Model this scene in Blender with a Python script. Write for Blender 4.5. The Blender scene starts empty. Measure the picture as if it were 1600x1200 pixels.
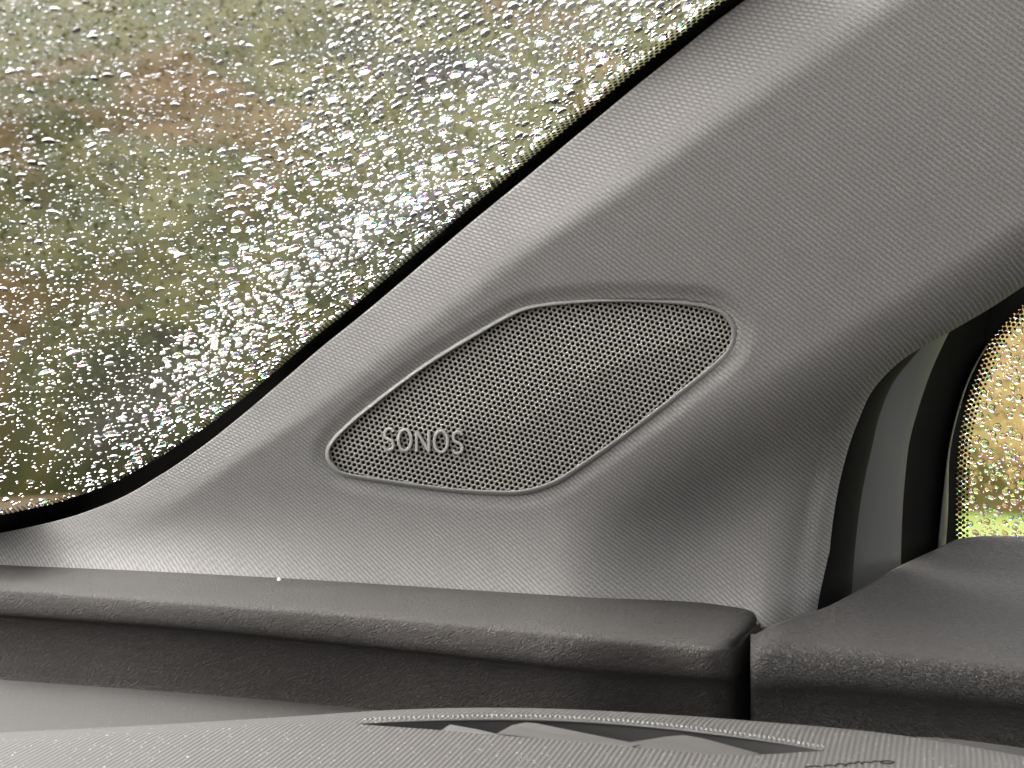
import bpy, math, random
import numpy as np
from mathutils import Vector, Matrix

random.seed(7)
rng = np.random.default_rng(11)
scene = bpy.context.scene
col = scene.collection

# ------------------------------------------------------------------ camera
PITCH = math.radians(5.0)
EYE = np.array([0.0, 0.0, 1.15])
K = 0.0005                                  # tangent per photo pixel (36 mm sensor, 45 mm lens, 1600 px)
cp, sp = math.cos(PITCH), math.sin(PITCH)
cd = bpy.data.cameras.new('camera')
cam = bpy.data.objects.new('camera', cd)
col.objects.link(cam)
cam.location = EYE
cam.rotation_euler = (math.radians(90) - PITCH, 0, 0)
cd.sensor_width = 36.0
cd.lens = 45.0
cd.clip_start = 0.02
cd.clip_end = 500.0
cd.dof.use_dof = True
cd.dof.focus_distance = 0.66
cd.dof.aperture_fstop = 22.0
scene.camera = cam

# ------------------------------------------------------------------ world and sun
SUN_EL, SUN_AZ = math.radians(38), math.radians(-72)      # azimuth from +Y, negative is to the left
w = bpy.data.worlds.new('World')
scene.world = w
w.use_nodes = True
nt = w.node_tree
nt.nodes.clear()
sky = nt.nodes.new('ShaderNodeTexSky')
sky.sky_type = 'NISHITA'
sky.sun_disc = False
sky.sun_elevation = SUN_EL
sky.sun_rotation = SUN_AZ
sky.air_density = 1.0
sky.dust_density = 6.0
sky.ozone_density = 1.0
hs = nt.nodes.new('ShaderNodeHueSaturation')
hs.inputs['Saturation'].default_value = 0.04                # overcast: the cloud takes the blue out
bg = nt.nodes.new('ShaderNodeBackground')
bg.inputs['Strength'].default_value = 0.15
wo = nt.nodes.new('ShaderNodeOutputWorld')
nt.links.new(sky.outputs[0], hs.inputs['Color'])
nt.links.new(hs.outputs[0], bg.inputs['Color'])
nt.links.new(bg.outputs[0], wo.inputs['Surface'])

sl = bpy.data.lights.new('sun', 'SUN')
sl.energy = 0.5
sl.angle = math.radians(35)
sl.color = (1.0, 0.95, 0.88)
sun = bpy.data.objects.new('sun', sl)
col.objects.link(sun)
sdir = Vector((math.sin(SUN_AZ) * math.cos(SUN_EL), math.cos(SUN_AZ) * math.cos(SUN_EL), math.sin(SUN_EL)))
sun.rotation_euler = (-sdir).to_track_quat('-Z', 'Y').to_euler()
sun.location = (-3, 3, 6)

scene.view_settings.view_transform = 'Standard'
scene.view_settings.look = 'None'
scene.view_settings.exposure = 2.95
scene.view_settings.gamma = 1.0
scene.cycles.max_bounces = 10
scene.cycles.transparent_max_bounces = 16
scene.cycles.transmission_bounces = 8

# ------------------------------------------------------------------ helpers
def C2W(p):
    """view frame (right, depth, up) -> world"""
    p = np.asarray(p, float)
    x, y, z = p[..., 0], p[..., 1], p[..., 2]
    return np.stack([x, y * cp + z * sp, -y * sp + z * cp], -1) + EYE

def D2C(v):
    """world direction -> view frame"""
    x, y, z = v
    return np.array([x, y * cp - z * sp, y * sp + z * cp])

def U(px, py, d):
    px = np.asarray(px, float); py = np.asarray(py, float); d = np.asarray(d, float)
    px, py, d = np.broadcast_arrays(px, py, d)
    return np.stack([(px - 800) * K * d, d, (600 - py) * K * d], -1)

def W3(px, py, d):
    return C2W(U(px, py, d))

def sstep(e0, e1, x):
    t = np.clip((np.asarray(x, float) - e0) / (e1 - e0), 0, 1)
    return t * t * (3 - 2 * t)

class Curve:
    """smooth y(x) or x(y) through points (monotone cubic-ish)"""
    def __init__(self, xs, ys):
        o = np.argsort(xs)
        self.x = np.array(xs, float)[o]; self.y = np.array(ys, float)[o]
        dx = np.diff(self.x); m = np.diff(self.y) / dx
        t = np.empty_like(self.x); t[0] = m[0]; t[-1] = m[-1]
        t[1:-1] = (m[:-1] * dx[1:] + m[1:] * dx[:-1]) / (dx[1:] + dx[:-1])
        self.t = t
    def __call__(self, q):
        q = np.asarray(q, float)
        i = np.clip(np.searchsorted(self.x, q) - 1, 0, len(self.x) - 2)
        h = self.x[i + 1] - self.x[i]; s = (q - self.x[i]) / h
        lo = s < 0; hi = s > 1
        y = ((1 + 2 * s) * (1 - s) ** 2 * self.y[i] + s * (1 - s) ** 2 * h * self.t[i]
             + s * s * (3 - 2 * s) * self.y[i + 1] + s * s * (s - 1) * h * self.t[i + 1])
        y = np.where(lo, self.y[0] + (q - self.x[0]) * self.t[0], y)
        return np.where(hi, self.y[-1] + (q - self.x[-1]) * self.t[-1], y)

def resample(pts, n, closed=False):
    """Catmull-Rom through pts, then even spacing"""
    P = np.array(pts, float)
    if closed: P = np.vstack([P[-1], P, P[0], P[1]])
    else: P = np.vstack([2 * P[0] - P[1], P, 2 * P[-1] - P[-2]])
    out = []
    for i in range(1, len(P) - 2):
        for s in np.linspace(0, 1, 14, endpoint=False):
            a, b, c, d = P[i - 1], P[i], P[i + 1], P[i + 2]
            out.append(0.5 * (2 * b + (c - a) * s + (2 * a - 5 * b + 4 * c - d) * s * s + (3 * b - a - 3 * c + d) * s ** 3))
    out.append(P[-2])
    Q = np.array(out)
    L = np.r_[0, np.cumsum(np.linalg.norm(np.diff(Q, axis=0), axis=1))]
    t = np.linspace(0, L[-1], n, endpoint=not closed)
    return np.stack([np.interp(t, L, Q[:, k]) for k in range(Q.shape[1])], 1)

def link(name, me, mat, parent=None, smooth=True):
    o = bpy.data.objects.new(name, me)
    col.objects.link(o)
    if mat is not None and not me.materials: me.materials.append(mat)
    if parent is not None:
        o.parent = parent
    if smooth:
        me.polygons.foreach_set('use_smooth', np.ones(len(me.polygons), bool))
    return o

def mesh_obj(name, V, F, mat, parent=None, smooth=True, uv=None):
    V = np.asarray(V, float)
    org = np.array(parent.matrix_basis.translation) if parent is not None else np.zeros(3)
    if parent is not None and parent.parent is not None:
        org = org + np.array(parent.parent.matrix_basis.translation)
    me = bpy.data.meshes.new(name)
    me.from_pydata((V - org).tolist(), [], F)
    if uv is not None:
        l = me.uv_layers.new(name='UVMap')
        idx = np.empty(len(me.loops), int); me.loops.foreach_get('vertex_index', idx)
        l.data.foreach_set('uv', np.asarray(uv, float)[idx].ravel())
    me.update()
    return link(name, me, mat, parent, smooth)

def grid_faces(nr, nc, closed=False, off=0, flip=False):
    F = []
    cc = nc if closed else nc - 1
    for i in range(nr - 1):
        for j in range(cc):
            a = off + i * nc + j; b = off + i * nc + (j + 1) % nc
            q = (a, b, b + nc, a + nc)
            F.append(q[::-1] if flip else q)
    return F

def arc_uv(G, ref=0):
    """G rows x cols x 3 -> uv in metres by arc length"""
    du = np.linalg.norm(np.diff(G, axis=1), axis=2).mean(0)
    dv = np.linalg.norm(np.diff(G, axis=0), axis=2)
    u = np.r_[0, np.cumsum(du)]
    v = np.vstack([np.zeros(G.shape[1]), np.cumsum(dv, 0)]); v = v - v[ref]
    return np.stack([np.broadcast_to(u, v.shape), v], -1).reshape(-1, 2)

def grid_obj(name, G, mat, parent=None, uv=None, smooth=True, flip=False):
    nr, nc = G.shape[:2]
    return mesh_obj(name, G.reshape(-1, 3), grid_faces(nr, nc, flip=flip), mat, parent, smooth,
                    arc_uv(G) if uv is None else uv)

def tag(o, label=None, cat=None, group=None, kind=None):
    if label: o['label'] = label
    if cat: o['category'] = cat
    if group: o['group'] = group
    if kind: o['kind'] = kind
    return o

def empty(name, loc):
    o = bpy.data.objects.new(name, None)
    col.objects.link(o)
    o.location = tuple(loc); o.empty_display_size = 0.02
    return o

# ------------------------------------------------------------------ materials
class NT:
    def __init__(self, name):
        self.m = bpy.data.materials.new(name); self.m.use_nodes = True
        self.t = self.m.node_tree; self.t.nodes.clear()
        self.out = self.n('ShaderNodeOutputMaterial')
    def n(self, t, **kw):
        nd = self.t.nodes.new(t)
        for k, v in kw.items(): setattr(nd, k, v)
        return nd
    def l(self, a, b): self.t.links.new(a, b)
    def val(self, sock, v):
        if hasattr(v, 'is_output'): self.l(v, sock)
        else: sock.default_value = v
    def math(self, op, a, b=0.0, c=None):
        nd = self.n('ShaderNodeMath', operation=op)
        self.val(nd.inputs[0], a); self.val(nd.inputs[1], b)
        if c is not None: self.val(nd.inputs[2], c)
        return nd.outputs[0]
    def mixc(self, f, a, b, mode='MIX'):
        nd = self.n('ShaderNodeMix', data_type='RGBA', blend_type=mode)
        self.val(nd.inputs[0], f)
        self.val(nd.inputs[6], a); self.val(nd.inputs[7], b)
        return nd.outputs[2]
    def noise(self, vec, scale, detail=2.0, rough=0.5, dist=0.0):
        nd = self.n('ShaderNodeTexNoise')
        if vec is not None: self.l(vec, nd.inputs['Vector'])
        nd.inputs['Scale'].default_value = scale; nd.inputs['Detail'].default_value = detail
        nd.inputs['Roughness'].default_value = rough; nd.inputs['Distortion'].default_value = dist
        return nd
    def uv(self): return self.n('ShaderNodeTexCoord').outputs['UV']
    def obj(self): return self.n('ShaderNodeTexCoord').outputs['Object']
    def mapping(self, v, scale=(1, 1, 1), rot=(0, 0, 0), loc=(0, 0, 0)):
        nd = self.n('ShaderNodeMapping'); self.l(v, nd.inputs['Vector'])
        nd.inputs['Scale'].default_value = scale; nd.inputs['Rotation'].default_value = rot
        nd.inputs['Location'].default_value = loc
        return nd.outputs[0]
    def ramp(self, f, stops):
        nd = self.n('ShaderNodeValToRGB'); self.l(f, nd.inputs[0])
        e = nd.color_ramp.elements
        while len(e) < len(stops): e.new(0.5)
        for k, (p, c) in enumerate(stops):
            e[k].position = p; e[k].color = (*c, 1) if len(c) == 3 else c
        return nd.outputs[0]
    def bump(self, h, strength, dist):
        nd = self.n('ShaderNodeBump'); self.l(h, nd.inputs['Height'])
        nd.inputs['Strength'].default_value = strength; nd.inputs['Distance'].default_value = dist
        return nd.outputs[0]
    def bsdf(self, color, rough, bump=None, spec=0.5, **kw):
        b = self.n('ShaderNodeBsdfPrincipled')
        self.val(b.inputs['Base Color'], color if hasattr(color, 'is_output') else (*color, 1))
        self.val(b.inputs['Roughness'], rough)
        b.inputs['Specular IOR Level'].default_value = spec
        for k, v in kw.items(): b.inputs[k].default_value = v
        if bump is not None: self.l(bump, b.inputs['Normal'])
        self.l(b.outputs[0], self.out.inputs['Surface'])
        return b

def g3(v, t=(1.0, 0.965, 0.93)): return (v * t[0], v * t[1], v * t[2])

def mat_fabric():
    N = NT('woven_pillar_fabric')
    uv = N.uv()
    # slight wander of the yarns
    wob = N.noise(uv, 240.0, 1.5)
    sub = N.n('ShaderNodeVectorMath', operation='SUBTRACT'); N.l(wob.outputs['Color'], sub.inputs[0]); sub.inputs[1].default_value = (0.5, 0.5, 0.5)
    scl = N.n('ShaderNodeVectorMath', operation='SCALE'); N.l(sub.outputs[0], scl.inputs[0]); scl.inputs['Scale'].default_value = 0.0010
    add = N.n('ShaderNodeVectorMath', operation='ADD'); N.l(uv, add.inputs[0]); N.l(scl.outputs[0], add.inputs[1])
    m = N.mapping(add.outputs[0], rot=(0, 0, math.radians(38)))
    sx = N.n('ShaderNodeSeparateXYZ'); N.l(m, sx.inputs[0])
    P, Q = 0.00195, 0.0024
    q = N.math('DIVIDE', sx.outputs[1], P)
    row = N.math('FLOOR', q)
    fq = N.math('FRACT', q)
    tri = N.math('SUBTRACT', 1.0, N.math('ABSOLUTE', N.math('MULTIPLY_ADD', fq, 2.0, -1.0)))
    thread = N.math('POWER', tri, 4.0)                        # the thin raised yarn
    p = N.math('MULTIPLY_ADD', row, 0.5, N.math('DIVIDE', sx.outputs[0], Q))
    st = N.math('MULTIPLY_ADD', N.math('SINE', N.math('MULTIPLY', p, 6.2832)), 0.5, 0.5)
    pit = N.math('MULTIPLY', N.math('POWER', st, 2.0), N.math('SUBTRACT', 1.0, tri))      # small gaps between the yarns
    mott = N.noise(add.outputs[0], 950.0, 2.0, 0.6)
    var = N.noise(uv, 70.0, 2.0)
    amp = N.math('MULTIPLY_ADD', var.outputs['Fac'], 0.8, 0.3)
    hl = N.math('MULTIPLY_ADD', thread, N.math('MULTIPLY', amp, 0.62), N.math('MULTIPLY_ADD', mott.outputs['Fac'], 0.55, 0.04))
    hl = N.math('MULTIPLY_ADD', pit, -0.30, hl)
    # on the flank the cloth shows its basket face: short dashes in staggered rows
    m2 = N.mapping(add.outputs[0], rot=(0, 0, math.radians(12)))
    s2 = N.n('ShaderNodeSeparateXYZ'); N.l(m2, s2.inputs[0])
    r2 = N.math('DIVIDE', s2.outputs[1], 0.0016)
    f2 = N.math('FRACT', r2)
    t2 = N.math('SUBTRACT', 1.0, N.math('ABSOLUTE', N.math('MULTIPLY_ADD', f2, 2.0, -1.0)))
    p2 = N.math('MULTIPLY_ADD', N.math('FLOOR', r2), 0.37, N.math('DIVIDE', s2.outputs[0], 0.0027))
    d2 = N.math('POWER', N.math('ABSOLUTE', N.math('SINE', N.math('MULTIPLY', p2, 3.1416))), 0.5)
    hd = N.math('MULTIPLY', N.math('POWER', t2, 0.6), d2)
    hd = N.math('MULTIPLY_ADD', hd, 0.65, N.math('MULTIPLY', mott.outputs['Fac'], 0.3))
    at = N.n('ShaderNodeAttribute'); at.attribute_name = 'basket'
    mx = N.n('ShaderNodeMix', data_type='FLOAT')
    N.l(at.outputs['Fac'], mx.inputs[0]); N.l(hl, mx.inputs[2]); N.l(hd, mx.inputs[3])
    h = mx.outputs[0]
    c = N.ramp(h, [(0.08, g3(0.075)), (0.34, g3(0.125)), (0.62, g3(0.165)), (0.95, g3(0.30))])
    cl = N.noise(uv, 22.0, 3.0)
    c = N.mixc(N.math('MULTIPLY', cl.outputs['Fac'], 0.30), c, (0.115, 0.108, 0.102, 1))
    lint = N.noise(uv, 420.0, 2.0, 0.6)
    lm = N.ramp(lint.outputs['Fac'], [(0.70, (0, 0, 0)), (0.78, (1, 1, 1))])
    c = N.mixc(N.math('MULTIPLY', lm, 0.25), c, (0.30, 0.29, 0.27, 1))
    N.bsdf(c, 0.9, N.bump(h, 0.5, 0.0007), spec=0.12)
    return N.m

def mat_grain(name, base, sx, sy, rot, rough, strength, dust=0.0, spec=0.3, top=None):
    N = NT(name)
    uv = N.uv()
    r = N.mapping(uv, rot=(0, 0, rot))
    m = N.mapping(r, scale=(sx, sy, 1))
    nz = N.noise(m, 1.0, 1.5, 0.5, 0.7)
    wr = N.math('ABSOLUTE', N.math('MULTIPLY_ADD', nz.outputs['Fac'], 2.0, -1.0))       # creases where the noise crosses its middle
    crease = N.math('POWER', N.math('MINIMUM', N.math('MULTIPLY', wr, 2.6), 1.0), 0.6)
    h = N.math('MULTIPLY_ADD', nz.outputs['Fac'], 0.8, N.math('MULTIPLY', crease, 0.5))
    fine = N.noise(uv, 2400.0, 1.0)
    h2 = N.math('MULTIPLY_ADD', fine.outputs['Fac'], 0.22, h)
    big = N.noise(uv, 30.0, 3.0)
    c = N.mixc(big.outputs['Fac'], (*[x * 0.85 for x in base], 1), (*[x * 1.15 for x in base], 1))
    c = N.mixc(N.math('MULTIPLY_ADD', crease, -0.6, 0.6), c, (*[x * 0.35 for x in base], 1))  # shade of the grain creases put into the colour, so flat parts show it
    if top is not None:                                       # light on the tops painted in: paler colour where the skin faces up
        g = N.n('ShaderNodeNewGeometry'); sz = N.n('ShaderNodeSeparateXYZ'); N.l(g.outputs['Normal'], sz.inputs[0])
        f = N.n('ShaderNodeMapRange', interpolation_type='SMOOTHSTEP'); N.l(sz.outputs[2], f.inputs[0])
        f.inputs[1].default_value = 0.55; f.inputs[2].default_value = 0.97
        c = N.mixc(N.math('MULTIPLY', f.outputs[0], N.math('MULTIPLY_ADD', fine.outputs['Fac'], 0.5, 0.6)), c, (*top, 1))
    if dust:
        d = N.noise(uv, 900.0, 1.0, 0.5)
        dm = N.ramp(d.outputs['Fac'], [(0.72, (0, 0, 0)), (0.77, (1, 1, 1))])
        c = N.mixc(N.math('MULTIPLY', dm, dust), c, (0.25, 0.24, 0.22, 1))
    rr = N.math('MULTIPLY_ADD', big.outputs['Fac'], 0.12, rough - 0.06)
    N.bsdf(c, rr, N.bump(h2, strength, 0.0019), spec=spec)
    return N.m

def mat_rib():
    N = NT('ribbed_dash_top')
    uv = N.uv()                                    # uv.x = metres across the ribs, uv.y = along
    wob = N.noise(uv, 160.0, 2.0)
    sx = N.n('ShaderNodeSeparateXYZ'); N.l(uv, sx.inputs[0])
    u = N.math('MULTIPLY_ADD', wob.outputs['Fac'], 0.0005, sx.outputs[0])
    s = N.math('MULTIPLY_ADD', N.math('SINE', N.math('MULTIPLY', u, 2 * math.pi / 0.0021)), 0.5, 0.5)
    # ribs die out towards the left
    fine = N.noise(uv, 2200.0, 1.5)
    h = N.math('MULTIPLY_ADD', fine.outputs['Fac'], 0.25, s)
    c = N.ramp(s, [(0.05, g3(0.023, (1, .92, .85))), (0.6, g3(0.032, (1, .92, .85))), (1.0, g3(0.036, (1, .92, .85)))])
    d = N.noise(uv, 800.0, 1.0)
    dm = N.ramp(d.outputs['Fac'], [(0.71, (0, 0, 0)), (0.76, (1, 1, 1))])
    c = N.mixc(N.math('MULTIPLY', dm, 0.7), c, (0.4, 0.39, 0.37, 1))
    N.bsdf(c, 0.7, N.bump(h, 0.35, 0.0006), spec=0.35)
    return N.m

def mat_plain(name, colr, rough, spec=0.5, nscale=900.0, bump=0.08):
    N = NT(name)
    ob = N.obj()
    f = N.noise(ob, nscale, 2.0)
    b = N.noise(ob, 25.0, 2.0)
    c = N.mixc(b.outputs['Fac'], (*[x * 0.9 for x in colr], 1), (*[x * 1.1 for x in colr], 1))
    N.bsdf(c, rough, N.bump(f.outputs['Fac'], bump, 0.0004), spec=spec)
    return N.m

def mat_water():
    N = NT('rain_water')
    outs = []
    for cc, ior in (((1, 0, 0), 1.331), ((0, 1, 0), 1.333), ((0, 0, 1), 1.336)):   # water spreads the colours a little
        r = N.n('ShaderNodeBsdfRefraction'); r.inputs['Color'].default_value = (*cc, 1)
        r.inputs['IOR'].default_value = ior; r.inputs['Roughness'].default_value = 0.0
        outs.append(r.outputs[0])
    a = N.n('ShaderNodeAddShader'); N.l(outs[0], a.inputs[0]); N.l(outs[1], a.inputs[1])
    b = N.n('ShaderNodeAddShader'); N.l(a.outputs[0], b.inputs[0]); N.l(outs[2], b.inputs[1])
    g = N.n('ShaderNodeBsdfGlossy'); g.inputs['Roughness'].default_value = 0.0
    fr = N.n('ShaderNodeFresnel'); fr.inputs['IOR'].default_value = 1.333
    mx = N.n('ShaderNodeMixShader'); N.l(fr.outputs[0], mx.inputs[0]); N.l(b.outputs[0], mx.inputs[1]); N.l(g.outputs[0], mx.inputs[2])
    N.l(mx.outputs[0], N.out.inputs['Surface'])
    return N.m

def mat_glass():
    N = NT('window_glass')
    t = N.n('ShaderNodeBsdfTransparent'); t.inputs['Color'].default_value = (0.95, 0.95, 0.945, 1)
    g = N.n('ShaderNodeBsdfGlossy'); g.inputs['Roughness'].default_value = 0.02
    mx = N.n('ShaderNodeMixShader'); mx.inputs[0].default_value = 0.03
    N.l(t.outputs[0], mx.inputs[1]); N.l(g.outputs[0], mx.inputs[2])
    N.l(mx.outputs[0], N.out.inputs['Surface'])
    return N.m

def mat_foliage(name, stops, scale, off=(0, 0, 0)):
    N = NT(name)
    ob = N.n('ShaderNodeNewGeometry').outputs['Position']
    ob = N.mapping(ob, loc=off)
    n1 = N.noise(ob, scale, 3.0, 0.5, 0.6)
    n2 = N.noise(ob, scale * 5, 2.0)
    f = N.math('MULTIPLY_ADD', N.math('SUBTRACT', n2.outputs['Fac'], 0.5), 0.12, n1.outputs['Fac'])
    c = N.ramp(f, stops)
    N.bsdf(c, 0.8, spec=0.2)
    return N.m

M_FAB = mat_fabric()
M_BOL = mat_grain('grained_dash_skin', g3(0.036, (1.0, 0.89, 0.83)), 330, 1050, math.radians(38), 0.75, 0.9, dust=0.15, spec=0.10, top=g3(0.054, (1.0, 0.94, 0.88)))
M_SHELF = mat_grain('dusty_dash_shelf', g3(0.036, (1.0, 0.94, 0.88)), 900, 1400, 0.3, 0.8, 0.25, dust=0.5, spec=0.2)
M_DOOR = mat_grain('grained_door_skin', g3(0.046, (1.0, 0.93, 0.88)), 320, 950, math.radians(-24), 0.68, 0.9, dust=0.05, spec=0.12)
M_RIB = mat_rib()
M_BEZ = mat_plain('satin_grey_plastic', g3(0.135, (1, 0.97, 0.91)), 0.55, 0.3)
M_GRL = mat_plain('grille_plastic', g3(0.185, (1, 0.96, 0.83)), 0.5, 0.5)
M_LET = mat_plain('letter_plastic', g3(0.25, (1, 0.97, 0.88)), 0.4, 0.5)
M_DARK = mat_plain('cavity_cloth', g3(0.035, (1, .96, .85)), 0.9, 0.2)
M_FIN = mat_plain('vent_plastic', g3(0.031, (1, .93, .87)), 0.55, 0.4)
M_VWALL = mat_plain('vent_dark_plastic', g3(0.042), 0.6, 0.4)
M_RUB = mat_plain('black_rubber', g3(0.002), 0.7, 0.06)
M_CHAN = mat_plain('black_channel', g3(0.0015), 0.7, 0.05)
M_FRAME = mat_plain('door_frame_plastic', g3(0.042, (1, 1, 0.98)), 0.6, 0.4)
M_FRIT = mat_plain('black_ceramic_frit', g3(0.003), 0.6, 0.08)
M_TRIM = mat_plain('window_trim_strip', g3(0.04, (1, 0.95, 0.85)), 0.4, 0.3)
M_WATER = mat_water()
M_GLASS = mat_glass()

# ------------------------------------------------------------------ main planes (view frame)
TH, AL = math.radians(52), math.radians(31)
FWD = np.array([-math.sin(TH), math.cos(TH), 0.0])           # car's forward direction in the world
UP = np.array([0, 0, 1.0])
RGT = np.array([math.cos(TH), math.sin(TH), 0.0])
pW = FWD * math.cos(AL) - UP * math.sin(AL)                  # down the pillar
nW = UP * math.cos(AL) + FWD * math.sin(AL)                  # outward normal of the windscreen
pC, nC, rC = D2C(pW), D2C(nW), D2C(RGT)

PA, PB = -0.400, -0.330                                      # depth slope of the pillar plane
def Dp0(px, py):
    u = (np.asarray(px, float) - 800) * K; v = (600 - np.asarray(py, float)) * K
    x0, z0, y0 = (830 - 800) * K * 0.6, (600 - 620) * K * 0.6, 0.60
    return (y0 - PA * x0 - PB * z0) / (1 - PA * u - PB * v)

GP = U(736, 340, 0.620)                                      # a point of the windscreen
def Dg(px, py):
    u = (np.asarray(px, float) - 800) * K; v = (600 - np.asarray(py, float)) * K
    return (nC @ GP) / (nC[0] * u + nC[1] + nC[2] * v)

# visible edge of the pillar trim on the windscreen side: x as a function of y
WE = Curve([-60, 0, 32, 80, 120, 171, 229, 296.5, 342, 399.5, 497, 543, 600, 658, 700, 742, 787, 812, 833, 850],
           [1244, 1164, 1121, 1062, 1012, 950, 880, 799, 743, 675, 559.5, 502, 436, 367, 313, 251, 168, 95, 0, -95])
# right-hand edge at the door opening
EE = Curve([-60, 330, 400, 447, 486, 520, 555, 600, 660, 740, 825, 890, 945, 1010],
           [1700, 1700, 1676, 1600, 1540, 1481, 1420, 1371, 1340, 1315, 1300, 1294, 1289, 1284])
CREASE = np.array([(1560, -95), (1420, -8), (1272, 92), (1120, 195), (976, 296), (840, 384), (740, 458), (600, 562), (481, 651),
                   (395, 705), (287, 779), (190, 830), (60, 862), (-100, 880)], float)
CR = Curve(CREASE[:, 1], CREASE[:, 0])                       # x of the crease for a given y

OUTL = resample([(508, 704), (514, 691), (529, 673), (570, 637), (660, 569), (750, 513), (795, 488), (822, 477), (862, 470),
                 (930, 464), (997, 462), (1065, 464), (1110, 470), (1137, 483), (1153, 504), (1156, 524), (1150, 547),
                 (1132, 569), (1087, 605), (1020, 655), (952, 704), (885, 750), (853, 765), (822, 773), (786, 775),
                 (705, 770), (615, 758), (538, 745), (518, 731), (509, 718)], 220, closed=True)

def sdist(px, py, poly):
    """signed distance in pixels, negative inside"""
    P = np.stack([px.ravel(), py.ravel()], 1)
    A = poly; B = np.roll(poly, -1, 0)
    best = np.full(len(P), 1e9); inside = np.zeros(len(P), bool)
    for a, b in zip(A, B):
        ab = b - a
        t = np.clip(((P - a) @ ab) / (ab @ ab), 0, 1)
        d = np.hypot(P[:, 0] - a[0] - t * ab[0], P[:, 1] - a[1] - t * ab[1])
        best = np.minimum(best, d)
        c = (a[1] > P[:, 1]) != (b[1] > P[:, 1])
        if a[1] != b[1]:
            xi = a[0] + (P[:, 1] - a[1]) * (b[0] - a[0]) / (b[1] - a[1])
            inside ^= c & (P[:, 0] < xi)
    return np.where(inside, -best, best).reshape(px.shape)

RIDGE = Curve([880, 1020, 1130, 1250, 1400, 1560, 1720], [775, 712, 655, 588, 498, 402, 306])    # y of the ridge for a given x
GROOVE = Curve([560, 690, 775, 850, 950, 1010], [1345, 1285, 1265, 1251, 1240, 1236])            # x of the groove for a given y

YBACK = Curve([-80, 0, 250, 500, 750, 1000, 1130, 1200, 1300], [882, 886, 897, 910, 926, 942, 951, 966, 975])
def relief(px, py):
    """height of the trim towards the viewer above its plane, metres"""
    px = np.asarray(px, float); py = np.asarray(py, float)
    h = np.zeros(np.broadcast(px, py).shape)
    # the ridge right of the speaker: beyond it the trim rolls away and down
    s = (py - RIDGE(px)) * 0.84
    fade = sstep(860, 1120, px)
    roll = lambda q: np.where(q < 0, 0, np.where(q < 90, q * q / 180, q - 45))        # soft hinge
    h -= fade * 0.00030 * 0.95 * (roll(s + 35) - roll(s - 70) * sstep(1480, 1240, px))
    # the foot flares out towards the viewer
    foot = np.clip(py - (760 + 30 * sstep(500, 1100, px)), 0, None)
    h += 0.00030 * 0.0022 * foot ** 2 * sstep(1330, 1180, px)
    h += 0.00030 * 1.0 * roll(py - 806) * sstep(620, 160, px)
    h -= 0.06 * sstep(14, 60, py - YBACK(px))                  # below the dashboard's back edge the trim dives behind it
    # groove and lip along the door side
    gx = px - GROOVE(py)
    vis = sstep(590, 760, py)
    h -= vis * 0.0030 * np.exp(-(gx / 17) ** 2)
    h -= vis * 0.006 * sstep(-60, 10, gx)
    # edge roll along the door opening
    e = EE(py) - px
    h -= 0.006 * np.exp(-np.clip(e, 0, None) / 9.0)
    # gentle crown of the broad panel
    h += 0.004 * np.exp(-((px - 1150) / 420) ** 2 - ((py - 350) / 330) ** 2)
    return h

def Dp(px, py, dish=None):
    d = Dp0(px, py) - relief(px, py)
    if dish is not None:
        d = d + 0.0019 * sstep(24, -2, dish) + 0.014 * sstep(-6, -14, dish)
    return d

# ------------------------------------------------------------------ pillar trim
ys = np.arange(-60, 1012, 4.0)
NCb, NCm = 46, 190
rows_x = []
for y in ys:
    x0, x1 = float(WE(y)), float(EE(y))
    xc = float(CR(y))
    if y > 838: x0 = -95.0 + (y - 838) * 0.0
    x0 = max(x0, -95.0)
    xc = max(min(xc, x1 - 60), x0 + 8)
    a = np.linspace(x0, xc + min(40, (x1 - xc) * .3), NCb, endpoint=False)
    b = np.linspace(xc + min(40, (x1 - xc) * .3), x1, NCm)
    b = x1 - (x1 - b[0]) * (1 - np.linspace(0, 1, NCm)) ** 1.15
    rows_x.append(np.r_[a, b])
PX = np.array(rows_x); PY = np.repeat(ys[:, None], PX.shape[1], 1)
SD = sdist(PX, PY, OUTL)
D = Dp(PX, PY, SD)
# windscreen-side flank: from the crease the trim turns back to the glass
# perpendicular coordinate across the flank, 1 at the crease, 0 at the glass edge
x0 = np.maximum(WE(PY), -400); xc = CR(PY)
tt = np.clip((PX - x0) / np.maximum(xc - x0, 1), 0, 3)
Dedge = Dg(np.maximum(x0, -95), PY) - 0.004
Dcr = Dp(np.maximum(xc, -95), PY)
drop = np.minimum(np.clip(Dg(PX, PY) - 0.005 - D, 0.002, None), 0.0070 * np.clip((xc - x0) / 110, 0.5, 1.5))
soft = lambda t: np.where(t < 0.88, 1 - t, np.where(t < 1.13, (1.13 - t) ** 2 / 0.5208, 0))   # hinge rounded over 0.55..1.35
low = sstep(858, 720, PY)                                      # the flank dies out at the foot
Dflank = D + drop * soft(tt) * low
G = W3(PX, PY, Dflank)
# uv: metres in the pillar plane, adding the depth so that slopes are not stretched
e1 = np.array([0.771, 0, 0.636]); e2 = np.array([0.636, 0, -0.771])
Cc = U(PX, PY, Dflank)
base = Dp0(PX, PY)
uvu = Cc @ e1 * 1.12
uvv = Cc @ e2 + (Dflank - base) * 0.55
UVp = np.stack([uvu * 0.771 + uvv * 0.636, uvu * 0.636 - uvv * 0.771], -1)
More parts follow.
